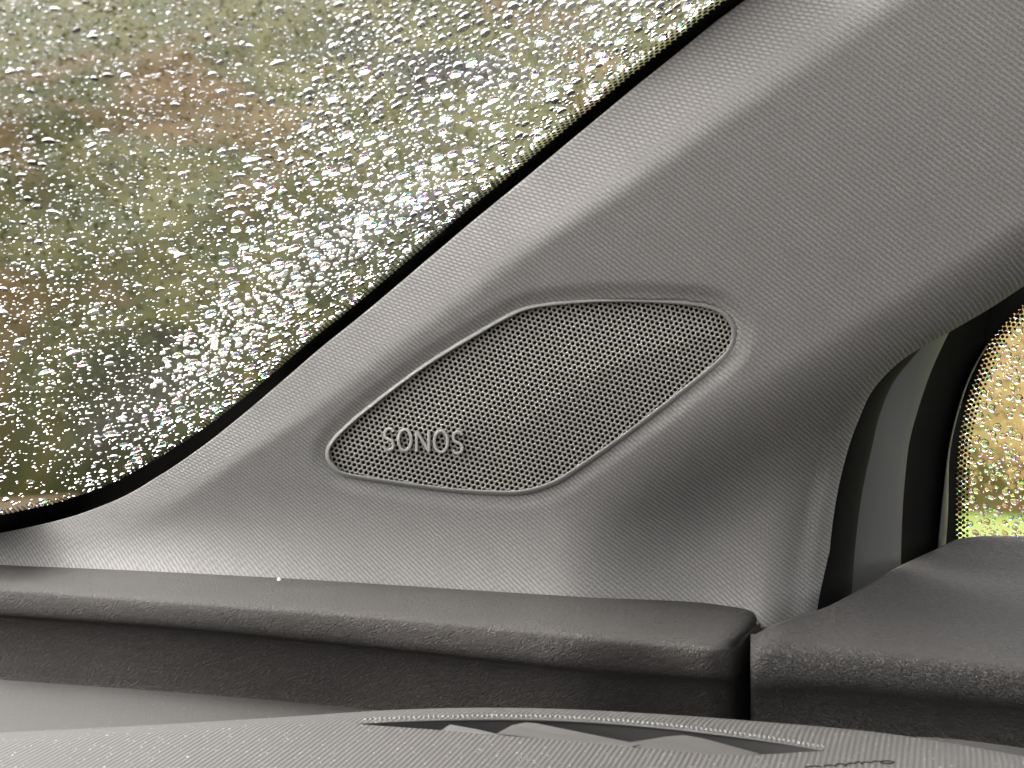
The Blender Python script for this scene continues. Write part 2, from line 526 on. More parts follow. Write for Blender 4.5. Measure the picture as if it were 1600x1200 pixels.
# returns at both sides
def side(i, dd, dx):
    return W3(PX[:, i] + dx, PY[:, i], Dflank[:, i] + dd)
gapL = np.clip(Dg(np.maximum(PX[:, 0], -95), PY[:, 0]) - Dflank[:, 0], 0.004, 0.06)
gapL = np.where(PY[:, 0] > 832, 0.004, gapL)
Lr = np.stack([side(0, gapL + 0.004, 10), side(0, gapL * 0.4, 3), side(0, 0.0025, 0.8)], 1)
Rr = np.stack([side(-1, 0.002, -0.6), side(-1, 0.010, -4), side(-1, 0.03, -16)], 1)
Gf = np.concatenate([Lr, G, Rr], 1)
UVf = np.concatenate([np.repeat(UVp[:, :1], 3, 1), UVp, np.repeat(UVp[:, -1:], 3, 1)], 1)
pillar = grid_obj('pillar_trim', Gf, M_FAB, uv=UVf.reshape(-1, 2))
bk = sstep(0.05, 0.45, soft(tt)) * low
bkf = np.concatenate([np.repeat(bk[:, :1], 3, 1), bk, np.repeat(bk[:, -1:], 3, 1)], 1)
at_ = pillar.data.attributes.new('basket', 'FLOAT', 'POINT'); at_.data.foreach_set('value', bkf.ravel().astype(np.float32))
tag(pillar, 'grey woven fabric trim of the windscreen pillar around the speaker', 'pillar trim')

# ------------------------------------------------------------------ speaker
ctr = OUTL.mean(0)
def panel(px, py, h):
    """point of the speaker plane, h metres towards the viewer"""
    return W3(px, py, Dp0(px, py) - h)
bulge = lambda px, py: 0.0035 * np.clip(1 + sdist(np.asarray(px, float), np.asarray(py, float), OUTL) / -110 * 1.0 - 1, 0, 1) ** 0.8

sp_root = empty('pillar_speaker', W3(ctr[0], ctr[1], float(Dp0(*ctr)) + 0.012))
tag(sp_root, 'grey diamond shaped speaker with perforated grille set in the fabric pillar', 'speaker')
# bezel: a swept ring
tan = np.roll(OUTL, -1, 0) - np.roll(OUTL, 1, 0); tan /= np.linalg.norm(tan, axis=1)[:, None]
nrm = np.stack([-tan[:, 1], tan[:, 0]], 1)
if ((OUTL + nrm * 5 - ctr) ** 2).sum() > ((OUTL - ctr) ** 2).sum(): nrm = -nrm      # inward
ang = np.arctan2(-(OUTL[:, 1] - ctr[1]), OUTL[:, 0] - ctr[0])
wid = 8.0 + 5.5 * np.exp(-((ang - 0.35) / 0.5) ** 2) - 1.5 * np.exp(-((np.abs(ang) - math.pi) / 0.5) ** 2) + 1.5 * np.exp(-((ang + 1.2) / 0.7) ** 2)
prof = [(-0.04, -0.0060), (-0.02, -0.0030), (0.06, -0.0018), (0.18, -0.0008), (0.38, -0.0001), (0.62, 0.0003), (0.82, 0.0004), (0.94, 0.0002), (1.0, -0.0005), (1.0, -0.010)]
rings = []
for t, h in prof:
    q = OUTL + nrm * (wid * t)[:, None]
    rings.append(panel(q[:, 0], q[:, 1], h + 0.0008))
V = np.array(rings)
mesh_obj('bezel', V.reshape(-1, 3), grid_faces(len(prof), len(OUTL), closed=True), M_BEZ, sp_root)
INN = OUTL + nrm * (wid * 0.9)[:, None]
# grille: hexagonal cells with real holes
cells_V, cells_F = [], []
rot = math.radians(15.0)
pitch = 8.25
A1 = np.array([math.cos(rot), math.sin(rot)]) * pitch
A2 = np.array([math.cos(rot + math.pi / 3), math.sin(rot + math.pi / 3)]) * pitch
cand = []
for i in range(-70, 71):
    for j in range(-70, 71):
        cand.append(ctr + i * A1 + j * A2)
cand = np.array(cand)
sd = sdist(cand[:, 0], cand[:, 1], INN)
cand = cand[sd < 4.0]
a12 = np.arange(12) * math.pi / 6 + rot + math.pi / 6
rad_hex = np.where(np.arange(12) % 2 == 0, pitch / math.sqrt(3), pitch / 2)
dirs = np.stack([np.cos(a12), np.sin(a12)], 1)
ringdef = [(None, 0.00012), (0.40, 0.0), (0.345, -0.00035), (0.335, -0.0016)]
nC_ = len(cand)
VV = np.zeros((nC_, 4, 12, 3))
for r, (f, h) in enumerate(ringdef):
    rr = rad_hex if f is None else np.full(12, pitch * f)
    q = cand[:, None, :] + dirs[None] * rr[None, :, None]
    b = bulge(q[..., 0], q[..., 1])
    VV[:, r] = W3(q[..., 0], q[..., 1], Dp0(q[..., 0], q[..., 1]) + 0.0028 - b - h)
F = []
for c in range(nC_):
    F += grid_faces(4, 12, closed=True, off=c * 48)
mesh_obj('grille', VV.reshape(-1, 3), F, M_GRL, sp_root, smooth=True)
# dark cloth behind it
fan = [panel(ctr[0], ctr[1], -0.009)] + [panel(q[0], q[1], -0.009) for q in OUTL + nrm * 2.0]
mesh_obj('backing_cloth', np.array(fan), [(0, 1 + k, 1 + (k + 1) % len(OUTL)) for k in range(len(OUTL))], M_DARK, sp_root)

# raised letters
def letter_strokes(ch):
    if ch == 'O':
        a = np.linspace(0, 2 * math.pi, 40, endpoint=False)
        return [(np.stack([0.5 + 0.5 * np.cos(a), 0.5 + 0.5 * np.sin(a)], 1), True)]
    if ch == 'N':
        return [(np.array([(0.04, 1.0), (0.04, 0.0)]), False), (np.array([(0.04, 0.0), (0.96, 1.0)]), False), (np.array([(0.96, 1.0), (0.96, 0.0)]), False)]
    pts = [(0.93, 0.14), (0.78, 0.03), (0.52, -0.01), (0.24, 0.06), (0.10, 0.24), (0.20, 0.41), (0.48, 0.50), (0.78, 0.58), (0.93, 0.76), (0.80, 0.94), (0.50, 1.01), (0.22, 0.96), (0.05, 0.83)]
    return [(resample(pts, 36), False)]

def sweep(path, closed, width, h0, h1):
    """rounded bar along a pixel path lying on the grille; returns verts, faces"""
    n = len(path)
    if closed: t = np.roll(path, -1, 0) - np.roll(path, 1, 0)
    else: t = np.gradient(path, axis=0)
    t = t / np.linalg.norm(t, axis=1)[:, None]
    nn = np.stack([-t[:, 1], t[:, 0]], 1)
    prof = [(-0.5, h0), (-0.5, h1 * 0.72), (-0.36, h1 * 0.95), (-0.15, h1), (0.15, h1), (0.36, h1 * 0.95), (0.5, h1 * 0.72), (0.5, h0)]
    R = []
    for s, h in prof:
        q = path + nn * (width * s)
        b = bulge(q[:, 0], q[:, 1])
        R.append(W3(q[:, 0], q[:, 1], Dp0(q[:, 0], q[:, 1]) + 0.0028 - b - h))
    V = np.array(R).reshape(-1, 3)
    F = grid_faces(len(prof), n, closed=closed)
    if not closed:
        F.append([k * n for k in range(len(prof))]); F.append([k * n + n - 1 for k in range(len(prof))][::-1])
    return V, F

for ch, x0_, x1_, y0_, y1_ in (('S', 599, 616, 670, 703), ('O', 622.5, 642.5, 671, 704), ('N', 650, 671, 673, 705.5), ('O', 678.5, 699.5, 673.5, 706.5), ('S', 706.5, 723.5, 675, 708)):
    V_, F_ = [], []
    n0 = 0
    for path, closed in letter_strokes(ch):
        q = np.stack([x0_ + path[:, 0] * (x1_ - x0_), y0_ + path[:, 1] * (y1_ - y0_)], 1)
        v, f = sweep(q, closed, 4.8, -0.0004, 0.0021)
        V_.append(v); F_ += [tuple(i + n0 for i in ff) for ff in f]; n0 += len(v)
    mesh_obj('letter', np.vstack(V_), F_, M_LET, sp_root, smooth=False)

# ------------------------------------------------------------------ windscreen
wc = C2W(GP)
ws = empty('windscreen', wc)
tag(ws, 'rain covered windscreen glass with black dotted border', 'windscreen')
def gpt(px, py, off=0.0):
    """point of the windscreen seen at a pixel, off metres inward"""
    P = U(px, py, Dg(px, py)) - nC * off
    return C2W(P)
rc = []
for a, b in ((-0.75, -1.25), (-0.75, 0.03), (0.62, 0.03), (0.62, -1.25)):
    rc.append(wc + pW * a + RGT * b)
rc = np.array(rc)
th = 0.005
mesh_obj('glass', np.vstack([rc, rc + nW * th]), [(0, 1, 2, 3), (7, 6, 5, 4), (0, 4, 5, 1), (1, 5, 6, 2), (2, 6, 7, 3), (3, 7, 4, 0)], M_GLASS, ws, smooth=False)
# black border: between a line under the trim and its inner edge
WEp = np.array([(float(WE(y)), y) for y in np.r_[np.arange(-60, 780, 10), np.arange(780, 848, 3)]])
WEp = resample(WEp, 260)
tw = np.gradient(WEp, axis=0); tw /= np.linalg.norm(tw, axis=1)[:, None]
nw = np.stack([tw[:, 1], -tw[:, 0]], 1)
if nw[100] @ np.array([-1, -1]) < 0: nw = -nw                 # towards the glass
fw = 21 + 9 * sstep(430, 150, WEp[:, 0])
G = np.array([gpt(*(WEp - nw * 7).T, off=0.0012), gpt(*(WEp + nw * 2).T, off=0.0012), gpt(*(WEp + nw * fw[:, None]).T, off=0.0012)])
grid_obj('frit_border', G, M_FRIT, ws, smooth=False)
# fading dots
L = np.r_[0, np.cumsum(np.linalg.norm(np.diff(WEp, axis=0), axis=1))]
V_, F_ = [], []
def disc(c, ax, ay, r, n=8):
    k = len(V_)
    for q in range(n):
        a = 2 * math.pi * q / n
        V_.append(c + ax * math.cos(a) * r + ay * math.sin(a) * r)
    F_.append(tuple(range(k, k + n)))
sp_ = 0.0029
pos = 0.0
Ledge = np.r_[0, np.cumsum(np.linalg.norm(np.diff(G[2], axis=0), axis=1))]
inplane = np.gradient(G[2], axis=0); inplane /= np.linalg.norm(inplane, axis=1)[:, None]
inw = np.cross(inplane, nW)
if inw[130] @ RGT > 0: inw = -inw
for r_i, (offm, rad) in enumerate(((0.0006, 0.00142), (0.0031, 0.00120), (0.0056, 0.00098), (0.0081, 0.00076), (0.0104, 0.0005))):
    s = (r_i % 2) * sp_ * 0.5
    while s < Ledge[-1]:
        i = int(np.searchsorted(Ledge, s)); i = min(i, len(Ledge) - 1)
        c = np.array([np.interp(s, Ledge, G[2][:, k]) for k in range(3)])
        disc(c + inw[i] * offm, inplane[i], inw[i], rad)
        s += sp_
tag(mesh_obj('frit_dots', np.array(V_), F_, M_FRIT, ws, smooth=False), kind='stuff')

# ------------------------------------------------------------------ dashboard
dash = empty('dashboard', W3(600, 1100, 0.55))
tag(dash, 'dark grained dashboard with bolster, dusty shelf and ribbed vent top', 'dashboard')
yB = Curve([-80, 0, 250, 500, 750, 1000, 1130, 1200], [882, 886, 897, 910, 926, 942, 951, 966])
yT = Curve([-80, 0, 250, 500, 750, 1000, 1130], [911, 917, 935, 952, 974, 998, 1010])
yS = Curve([-80, 0, 250, 500, 750, 950, 1130], [957, 964, 982, 1006, 1032, 1053, 1066])
yL = Curve([-80, 0, 250, 500, 600, 1170], [1056, 1062, 1080, 1101, 1111, 1152])
xs = np.r_[np.arange(-80, 1105, 12.0), np.full(1, 1105)]
def bol_cols(x, shrink=0.0):
    b, t, s_, l = yB(x), yT(x), yS(x), yL(x)
    dB = Dp(x, b) - 0.004
    zw = dB * (sp / cp + (b - 600) * K)               # keep the top level: same drop below the eye
    dT = zw / (sp / cp + (t - 600) * K) + 0.000
    py = [b - 14, b, b + (t - b) * .35, b + (t - b) * .62, b + (t - b) * .82, t, t + (s_ - t) * .12, t + (s_ - t) * .28, t + (s_ - t) * .5, t + (s_ - t) * .75, t + (s_ - t) * .92,
          s_, s_ + (l - s_) * .10, s_ + (l - s_) * .22, s_ + (l - s_) * .45, s_ + (l - s_) * .75, l, l + 22]
    k = dB - dT
    d = [dB + 0.02, dB, dB - k * .30, dB - k * .58, dB - k * .84, dT, dT - .0035, dT - .0050, dT - .0056, dT - .0052, dT - .0032,
         dT + .0012, dT + .0048, dT + .0070, dT + .0094, dT + .0112, dT + .0120, dT + .008]
    return np.array(py), np.array(d)
cols = []
corner = lambda d: np.where(np.arange(len(d)) < 6, np.clip((d - d[5]) / (d[1] - d[5]), 0, 1), 0)     # the end runs back at an angle
for x in xs:
    py, d = bol_cols(x)
    cols.append((x + 52 * corner(d) * sstep(900, 1105, x), py, d))
# rounded right-hand end, its end face runs back and to the right
py0, d0 = bol_cols(1105.0)
dBk = d0[1]
for a in np.radians([12, 25, 38, 50, 62, 74, 84]):
    r = 42
    cols.append((1105 + r * math.sin(a) + 52 * corner(d0), py0 + (1 - math.cos(a)) * 4, d0 + 0.014 * (1 - math.cos(a))))
for q in (0.2, 0.4, 0.6, 0.8, 1.0):
    back = np.clip(q, 0, 1)
    dd = d0 + 0.012 + (np.maximum(dBk + 0.012 - d0 - 0.012, 0.004)) * back
    ratio = (d0 + 0.012) / dd
    pyq = 600 + (py0 + 4 - 600 + sp / cp / K) * ratio - sp / cp / K
    topw = sstep(9.5, 0.5, np.arange(len(py0)))             # the top corner rounds off downwards
    cols.append((1147 + 52 * corner(d0) + 60 * q * (1 - corner(d0)), pyq + 12 * q ** 1.5 * topw, dd))
CX = np.array([c[0] for c in cols]).T; CY = np.array([c[1] for c in cols]).T; CD = np.array([c[2] for c in cols]).T
# smooth the profile: densify rows by cubic interpolation
def densify(A, n):
    t = np.arange(A.shape[0], dtype=float); tq = np.linspace(0, A.shape[0] - 1, n)
    return np.array([Curve(t, A[:, j])(tq) for j in range(A.shape[1])]).T
CX, CY, CD = densify(CX, 70), densify(CY, 70), densify(CD, 70)
GG = W3(CX, CY, CD)
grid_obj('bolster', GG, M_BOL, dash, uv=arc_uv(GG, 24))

# shelf below the bolster
zs = -(0.66 * (sp + 0.2320 * cp))
def lev(py, z):                     # depth of a level plane z (relative to the eye) seen at row py
    return -z / (sp + (np.asarray(py, float) - 600) * K * cp)
xs2 = np.linspace(-120, 900, 60)
rowsP = []
for q in np.linspace(0, 1, 16):
    yy = yL(xs2) - 6 + q * 120
    dd = (Dp(xs2, yB(xs2)) - 0.004) * 0 + lev(yy, zs) - 0.0
    rowsP.append((yy, dd))
SY = np.array([r[0] for r in rowsP]); 
dfront = np.array([bol_cols(x)[1][-2] for x in xs2])
zcol = -dfront * (sp + (yL(xs2) - 600) * K * cp)
SDp = np.array([-zcol / (sp + (yy - 600) * K * cp) for yy in SY]) 
SDp = SDp + (SY - yL(xs2)) * 0.00002
grid_obj('shelf', W3(np.broadcast_to(xs2, SY.shape), SY, SDp), M_SHELF, dash)

# ribbed top pad in the foreground with a vent slot
ZP = -0.172
yV = Curve([-120, 0, 200, 450, 600, 700, 800, 1050, 1170, 1400, 1600, 1720], [1151, 1145, 1135, 1120, 1110, 1106.5, 1106, 1117, 1126, 1148, 1182, 1206])
SU = Curve([553, 620, 700, 781, 880, 1000, 1150, 1250, 1288], [1131, 1127.5, 1125, 1124, 1126, 1134, 1151, 1166, 1173])
SLo = Curve([553, 600, 688, 781, 880, 1020, 1140, 1200, 1288], [1131, 1134.5, 1141, 1149, 1157, 1170, 1180, 1178.5, 1173])
xv = np.unique(np.r_[np.arange(-120, 553, 14.0), np.linspace(553, 1288, 90), np.arange(1300, 1730, 14.0)])
def pad_depth(px, py):
    top = yV(px)
    d = lev(py, ZP)
    # the far edge rolls down
    q = np.clip(py - top, 0, None)
    return d + 0.030 * np.exp(-q / 5.0) * 0.4
ribdir = np.array([0.34, 1.0]); ribdir /= np.linalg.norm(ribdir); ribn = np.array([ribdir[1], -ribdir[0]])
def pad_uv(G):
    xy = G[..., :2]
    return np.stack([xy @ ribn, xy @ ribdir], -1).reshape(-1, 2)
slot = (xv >= 553) & (xv <= 1288)
mid = np.where(slot, SU(xv), yV(xv) + (1262 - yV(xv)) * 0.25)
lowr = np.where(slot, SLo(xv), mid)
rows = [yV(xv) + 26]
dps = [pad_depth(xv, yV(xv)) + 0.03]
for q in (0, .08, .18, .32, .5, .75, 1.0):
    yy = yV(xv) + (mid - yV(xv)) * q
    rows.append(yy); dps.append(pad_depth(xv, yy))
Ga = W3(np.broadcast_to(xv, (len(rows), len(xv))), np.array(rows), np.array(dps))
rows2, dps2 = [], []
for q in np.linspace(0, 1, 14):
    yy = lowr + (1275 - lowr) * q
    rows2.append(yy); dps2.append(pad_depth(xv, yy))
Gb = W3(np.broadcast_to(xv, (len(rows2), len(xv))), np.array(rows2), np.array(dps2))
Va = np.vstack([Ga.reshape(-1, 3), Gb.reshape(-1, 3)])
Fa = grid_faces(*Ga.shape[:2]) + grid_faces(*Gb.shape[:2], off=Ga.shape[0] * Ga.shape[1])
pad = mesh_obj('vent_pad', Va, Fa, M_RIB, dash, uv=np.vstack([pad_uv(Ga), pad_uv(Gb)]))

# inside of the slot
xw = np.linspace(553, 1288, 80)
wall_t = W3(xw, SU(xw), pad_depth(xw, SU(xw)))
wall_m = wall_t + np.array([0, 0.001, -0.006]); wall_b = wall_t + np.array([0, 0.000, -0.03])
front_t = W3(xw, SLo(xw), pad_depth(xw, SLo(xw)))
front_b = front_t + np.array([0, 0.0, -0.03])
vent = grid_obj('vent_slot', np.array([wall_t, wall_m, wall_b, front_b, front_t]), M_VWALL, dash)
def tube(P, r, mat, name, parent, n=6):
    P = np.asarray(P); T = np.gradient(P, axis=0); T /= np.linalg.norm(T, axis=1)[:, None]
    A = np.cross(T, [0, 0, 1.0]); A /= np.linalg.norm(A, axis=1)[:, None]; B = np.cross(A, T)
    r = np.broadcast_to(r, len(P))
    R = np.array([[P[i] + (A[i] * math.cos(a) + B[i] * math.sin(a)) * r[i] for a in np.linspace(0, 2 * math.pi, n, endpoint=False)] for i in range(len(P))])
    return mesh_obj(name, R.reshape(-1, 3), grid_faces(len(P), n, closed=True) + [tuple(range(n))[::-1], tuple(range((len(P) - 1) * n, len(P) * n))], mat, parent)
# bright lip of the far edge, and its row of stitch-like beads
tp = W3(xw, SU(xw) + 0.5, pad_depth(xw, SU(xw)) - 0.0005)
tube(tp, 0.0006 * np.clip(np.minimum(np.arange(80), 79 - np.arange(80)) / 18, 0.25, 1), M_FIN, 'slot_lip', vent)
bv, bf = [], []
for x in np.arange(572, 1290, 7.6):
    c = W3(x, float(SU(x)) - 5.5, float(pad_depth(x, float(SU(x)) - 5.5)))
    k = len(bv)
    ax = np.array([1.0, 0.25, 0]) * 0.0006; ay = np.array([-0.3, 1.0, 0]) * 0.0012
    for a in np.arange(6) * math.pi / 3: bv.append(c + ax * math.cos(a) + ay * math.sin(a))
    for a in np.arange(6) * math.pi / 3: bv.append(c + (ax * math.cos(a) + ay * math.sin(a)) * .55 + np.array([0, 0, .0005]))
    bf += [(k + i, k + (i + 1) % 6, k + 6 + (i + 1) % 6, k + 6 + i) for i in range(6)] + [tuple(range(k + 6, k + 12))]
tag(mesh_obj('edge_beads', np.array(bv), bf, M_VWALL, dash), kind='stuff')
# deflector fins: wedges whose flat tops show
def fin(pts, lift):
    P = [W3(x, y, float(lev(y, ZP - 0.0012 + l))) for (x, y), l in zip(pts, lift)]
    n = len(P)
    top = np.array(P); bot = top + np.array([0, 0.001, -0.014])
    mesh_obj('fin', np.vstack([top, bot]), [tuple(range(n)), tuple(range(2 * n - 1, n - 1, -1))] + [(i, n + i, n + (i + 1) % n, (i + 1) % n) for i in range(n)], M_FIN, vent, smooth=False)
fin([(689, 1141.5), (703, 1132), (745, 1139.5), (790, 1150)], (0, 0.0016, .001, 0))
fin([(776, 1146), (800, 1133), (822, 1128.5), (838, 1130), (1000, 1163), (985, 1167), (880, 1158)], (0, .001, .0018, .0017, .0004, 0, 0))
fin([(972, 1162), (1040, 1151), (1068, 1148.5), (1100, 1154), (1188, 1178), (1140, 1181), (1020, 1171)], (0, .001, .0016, .0014, .0002, 0, 0))
# embossed marks at the very bottom of the view
def mark(x, y, wpx, hpx, arc):
    a = np.linspace(math.pi * (1 - arc[0]), math.pi * (1 - arc[1]), 9)
    px_ = x + wpx * np.cos(a); py_ = y - hpx * np.sin(a)
    P = W3(px_, py_, lev(py_, ZP) - 0.0003)
    tube(P, 0.00024, M_RUB, 'embossed_mark', dash, n=5)
for args in ((1272, 1199.5, 13, 2.6, (0.0, 0.9)), (1296, 1198, 9, 2.6, (0.1, 1)), (1313, 1197, 9, 3.4, (0, 1)), (1330, 1195.5, 8, 3.2, (0, .8)), (1341, 1193.5, 6, 3, (.2, 1)),
             (1354, 1194, 8, 3.2, (0, .8)), (1370, 1191.5, 8, 2.4, (0, 1)), (1386, 1191, 11, 2.2, (.1, 1.9))):
    mark(*args)
# pale strip beyond the pad at the far right
xr = np.linspace(1432, 1720, 24)
topS = Curve([1432, 1480, 1600, 1720], [1151, 1154, 1169, 1188])
Gs = np.array([W3(xr, topS(xr), 0.50), W3(xr, topS(xr) + 2, 0.497), W3(xr, topS(xr) + 30, 0.485)])
grid_obj('edge_strip', Gs, M_SHELF, dash)

# ------------------------------------------------------------------ door
door = empty('car_door', W3(1450, 950, 0.56))
tag(door, 'grained dark door top with frame strips and rainy side window', 'car door')
yDB = Curve([1165, 1210, 1245, 1289, 1330, 1408, 1440, 1467, 1493, 1520, 1600, 1720], [1000, 975, 962, 949, 928, 883, 868, 856, 843, 838.5, 837.5, 838])
yDR = Curve([1165, 1210, 1289, 1440, 1600, 1720], [1001, 983, 968, 964, 979, 988])
yDT = Curve([1165, 1185, 1280, 1440, 1600, 1720], [1018, 1003, 1006, 1019, 1038, 1054])
yDS = Curve([1165, 1280, 1440, 1600, 1720], [1082, 1080, 1094, 1110, 1120])
yDL = Curve([1165, 1280, 1440, 1600, 1720], [1150, 1150, 1165, 1190, 1205])
def door_col(x):
    b, r, t, s_, l = (float(f(x)) for f in (yDB, yDR, yDT, yDS, yDL))
    dT = 0.552 - 0.16 * (x - 1170) * K * 0.9
    zt = dT * (sp + (t - 600) * K * cp)
    dR = (zt - 0.001) / (sp + (r - 600) * K * cp)
    slope = sstep(1200, 1460, x)
    dB = min((zt - 0.004 - 0.009 * slope) / (sp + (b - 600) * K * cp), 0.721)
    dB = max(dB, dR + 0.003)
    mid = lambda a, c, q: a + (c - a) * q
    py = [b + .2, b + 2.5, mid(b + 3, r, .12), mid(b, r, .5), mid(b, r, .88), r, mid(r, t, .3), mid(r, t, .6), mid(r, t, .85), t, mid(t, s_, .08), mid(t, s_, .22), mid(t, s_, .45), mid(t, s_, .75), mid(t, s_, .92), s_ + 4, mid(s_, l, .3), mid(s_, l, .6), l, l + 30]
    zb = dB * (sp + (b - 600) * K * cp)
    def top(q):                                    # one smooth sheet from the front edge up to the window
        g = max((t - q) / (t - b), 0.0)
        z = zt + (zb - zt) * g ** 1.6
        return z / (sp + (q - 600) * K * cp)
    d = [top(py[0]) + .008, top(py[1]) + .0012] + [top(q) for q in py[2:9]] + [dT - .001, dT - .0055, dT - .0085, dT - .0095, dT - .0085, dT - .005, dT + .001, dT + .006, dT + .008, dT + .008, dT + .008]
    return np.array(py), np.array(d)
cols = []
pyA, dA = door_col(1182.0)
# left-hand end: rounded corner turning away, then straight back
for q, (dx, dd) in enumerate(((-6, .09), (-8, .05), (-9.5, .02), (-9.5, .010), (-9, .006), (-7, .0030), (-4.5, .0012), (-2, .0004))):
    cols.append((np.full(len(pyA), 1182 + dx), pyA, dA + dd))
for x in np.r_[np.arange(1182, 1560, 7.0), np.arange(1560, 1725, 12.0)]:
    py, d = door_col(x)
    cols.append((np.full(len(py), x), py, d))
CX = np.array([c[0] for c in cols]).T; CY = np.array([c[1] for c in cols]).T; CD = np.array([c[2] for c in cols]).T
CX, CY, CD = densify(CX, 80), densify(CY, 80), densify(CD, 80)
GG = W3(CX, CY, CD)
grid_obj('top_pad', GG, M_DOOR, door, uv=arc_uv(GG, 38))

S1 = Curve([470, 556, 591, 638, 701, 765, 857, 927, 980], [1500, 1429, 1400, 1378, 1362, 1348, 1336, 1331, 1328])
S2 = Curve([440, 521, 575, 638, 686, 749, 857, 920], [1525, 1482, 1457, 1435, 1422, 1414, 1408, 1407])
S3 = Curve([430, 480, 540, 578, 648, 701, 765, 844, 900], [1640, 1592, 1542, 1520, 1495, 1483, 1475, 1467, 1463])
S4 = Curve([430, 480, 527, 575, 616, 670, 733, 834, 900], [1645, 1593, 1550, 1530, 1514, 1501, 1495, 1494, 1494])
def strip(name, y0, y1, xl, xr_, dl, dr, mat, parent, bow=0.0, n=60, thick=0.012, m=7):
    yy = np.linspace(y0, y1, n)
    R = []
    for q in np.linspace(0, 1, m):
        x = xl(yy) * (1 - q) + xr_(yy) * q
        d = dl + (dr - dl) * q - bow * 4 * q * (1 - q)
        R.append(W3(x, yy, d))
    back = [W3(xr_(yy) + 0 * yy, yy, dr + thick)]
    front = [W3(xl(yy) + 0 * yy, yy, dl + thick)]
    return grid_obj(name, np.array(front + R + back), mat, parent)
seal_l = lambda y: EE(y) - 22
seal = strip('door_seal', 470, 985, seal_l, S1, 0.618, 0.628, M_RUB, None, bow=0.006)
tag(seal, 'black rubber seal strip between fabric pillar and grey door frame', 'door seal')
strip('frame_trim', 470, 960, lambda y: S1(y) - 14, S2, 0.655, 0.665, M_FRAME, door, bow=0.003)
strip('window_channel', 420, 930, lambda y: S2(y) - 10, S3, 0.680, 0.705, M_CHAN, door, bow=-0.004)
strip('channel_lip', 540, 900, lambda y: S3(y) - 1, lambda y: S3(y) + 2.2 + 9 * sstep(690, 830, y), 0.700, 0.704, M_TRIM, door, bow=0.002)

# side window: plane of the door glass
DGL = 0.725
GW = U(1500, 700, DGL)
nS = D2C(-RGT * 0.96 - UP * 0.16 - FWD * 0.22); nS /= np.linalg.norm(nS)          # inward normal
def Ds(px, py):
    u = (np.asarray(px, float) - 800) * K; v = (600 - np.asarray(py, float)) * K
    return (nS @ GW) / (nS[0] * u + nS[1] + nS[2] * v)
def spt(px, py, off=0.0):
    return C2W(U(px, py, Ds(px, py)) + nS * off)
nSW = C2W(nS) - EYE
pw = np.array([spt(*q) for q in ((1440, 880), (1900, 880), (1900, 300), (1440, 300))])
pane = mesh_obj('side_window', np.vstack([pw, pw - nSW * 0.004]), [(0, 1, 2, 3), (7, 6, 5, 4), (0, 4, 5, 1), (1, 5, 6, 2), (2, 6, 7, 3), (3, 7, 4, 0)], M_GLASS, door, smooth=False)
yy = np.linspace(380, 880, 80)
grid_obj('window_frit', np.array([spt(S4(yy) - 60, yy, .001), spt(S4(yy) + 0, yy, .001)]), M_FRIT, pane, smooth=False)
V_, F_ = [], []
sg = resample(np.stack([S4(np.linspace(400, 840, 60)), np.linspace(400, 840, 60)], 1), 400)
E3 = spt(sg[:, 0], sg[:, 1], 0.001)
Ls = np.r_[0, np.cumsum(np.linalg.norm(np.diff(E3, axis=0), axis=1))]
tE = np.gradient(E3, axis=0); tE /= np.linalg.norm(tE, axis=1)[:, None]
iE = np.cross(tE, nSW)
if iE[200][0] < 0: iE = -iE
for r_i, (o_, r_) in enumerate(((0.0002, .00135), (0.0022, .0012), (0.0042, .00098), (0.0062, .00076))):
    s = (r_i % 2) * .00155
    while s < Ls[-1]:
        i = min(int(np.searchsorted(Ls, s)), len(Ls) - 1)
        disc(E3[i] + iE[i] * o_, tE[i], iE[i], r_)
        s += .0031
tag(mesh_obj('window_frit_dots', np.array(V_), F_, M_FRIT, pane, smooth=False), kind='stuff')
# ------------------------------------------------------------------ the rest of the cabin: it shades the trim as the car does
M_HEAD = mat_plain('headliner_cloth', g3(0.42), 0.9, 0.2)
M_CAB = mat_plain('dark_cabin_plastic', g3(0.06), 0.7, 0.3)
wcz = C2W(GP)
def car(f, r, z):
    q = wcz + FWD * f + RGT * r
    return np.array([q[0], q[1], z])
def slab(name, a, b, mat, th_=0.02):
    (f0, r0, z0), (f1, r1, z1) = a, b
    P = [car(f, r, z) for z in (z0, z1) for f, r in ((f0, r0), (f1, r0), (f1, r1), (f0, r1))]
    o = mesh_obj(name, np.array(P), [(3, 2, 1, 0), (4, 5, 6, 7), (0, 1, 5, 4), (1, 2, 6, 5), (2, 3, 7, 6), (3, 0, 4, 7)], mat, smooth=False)
    tag(o, kind='structure')
side_r = float(np.dot(C2W(GW) - wcz, RGT))
print('side_r', side_r)
slab('headliner', (-2.3, side_r - 1.42, 1.47), (-0.80, side_r + 0.02, 1.49), M_HEAD)
slab('cabin_floor', (-2.4, side_r - 1.45, 0.30), (0.5, side_r + 0.03, 0.32), M_CAB)
slab('cabin_side_wall', (-2.4, side_r - 1.45, 0.32), (0.5, side_r - 1.40, 1.0), M_CAB)
slab('cabin_side_wall', (-2.4, side_r + 0.04, 0.32), (0.5, side_r + 0.06, 0.94), M_CAB)
slab('cabin_rear_wall', (-2.42, side_r - 1.45, 0.32), (-2.40, side_r + 0.03, 1.05), M_CAB)
slab('bulkhead', (0.50, side_r - 1.45, 0.32), (0.52, side_r + 0.03, 0.85), M_CAB)
slab('seat_block', (-1.05, side_r - 1.42, 0.32), (-0.85, side_r - 0.05, 1.0), M_CAB)  # unseen seat behind the eye, stood in for by one plain block

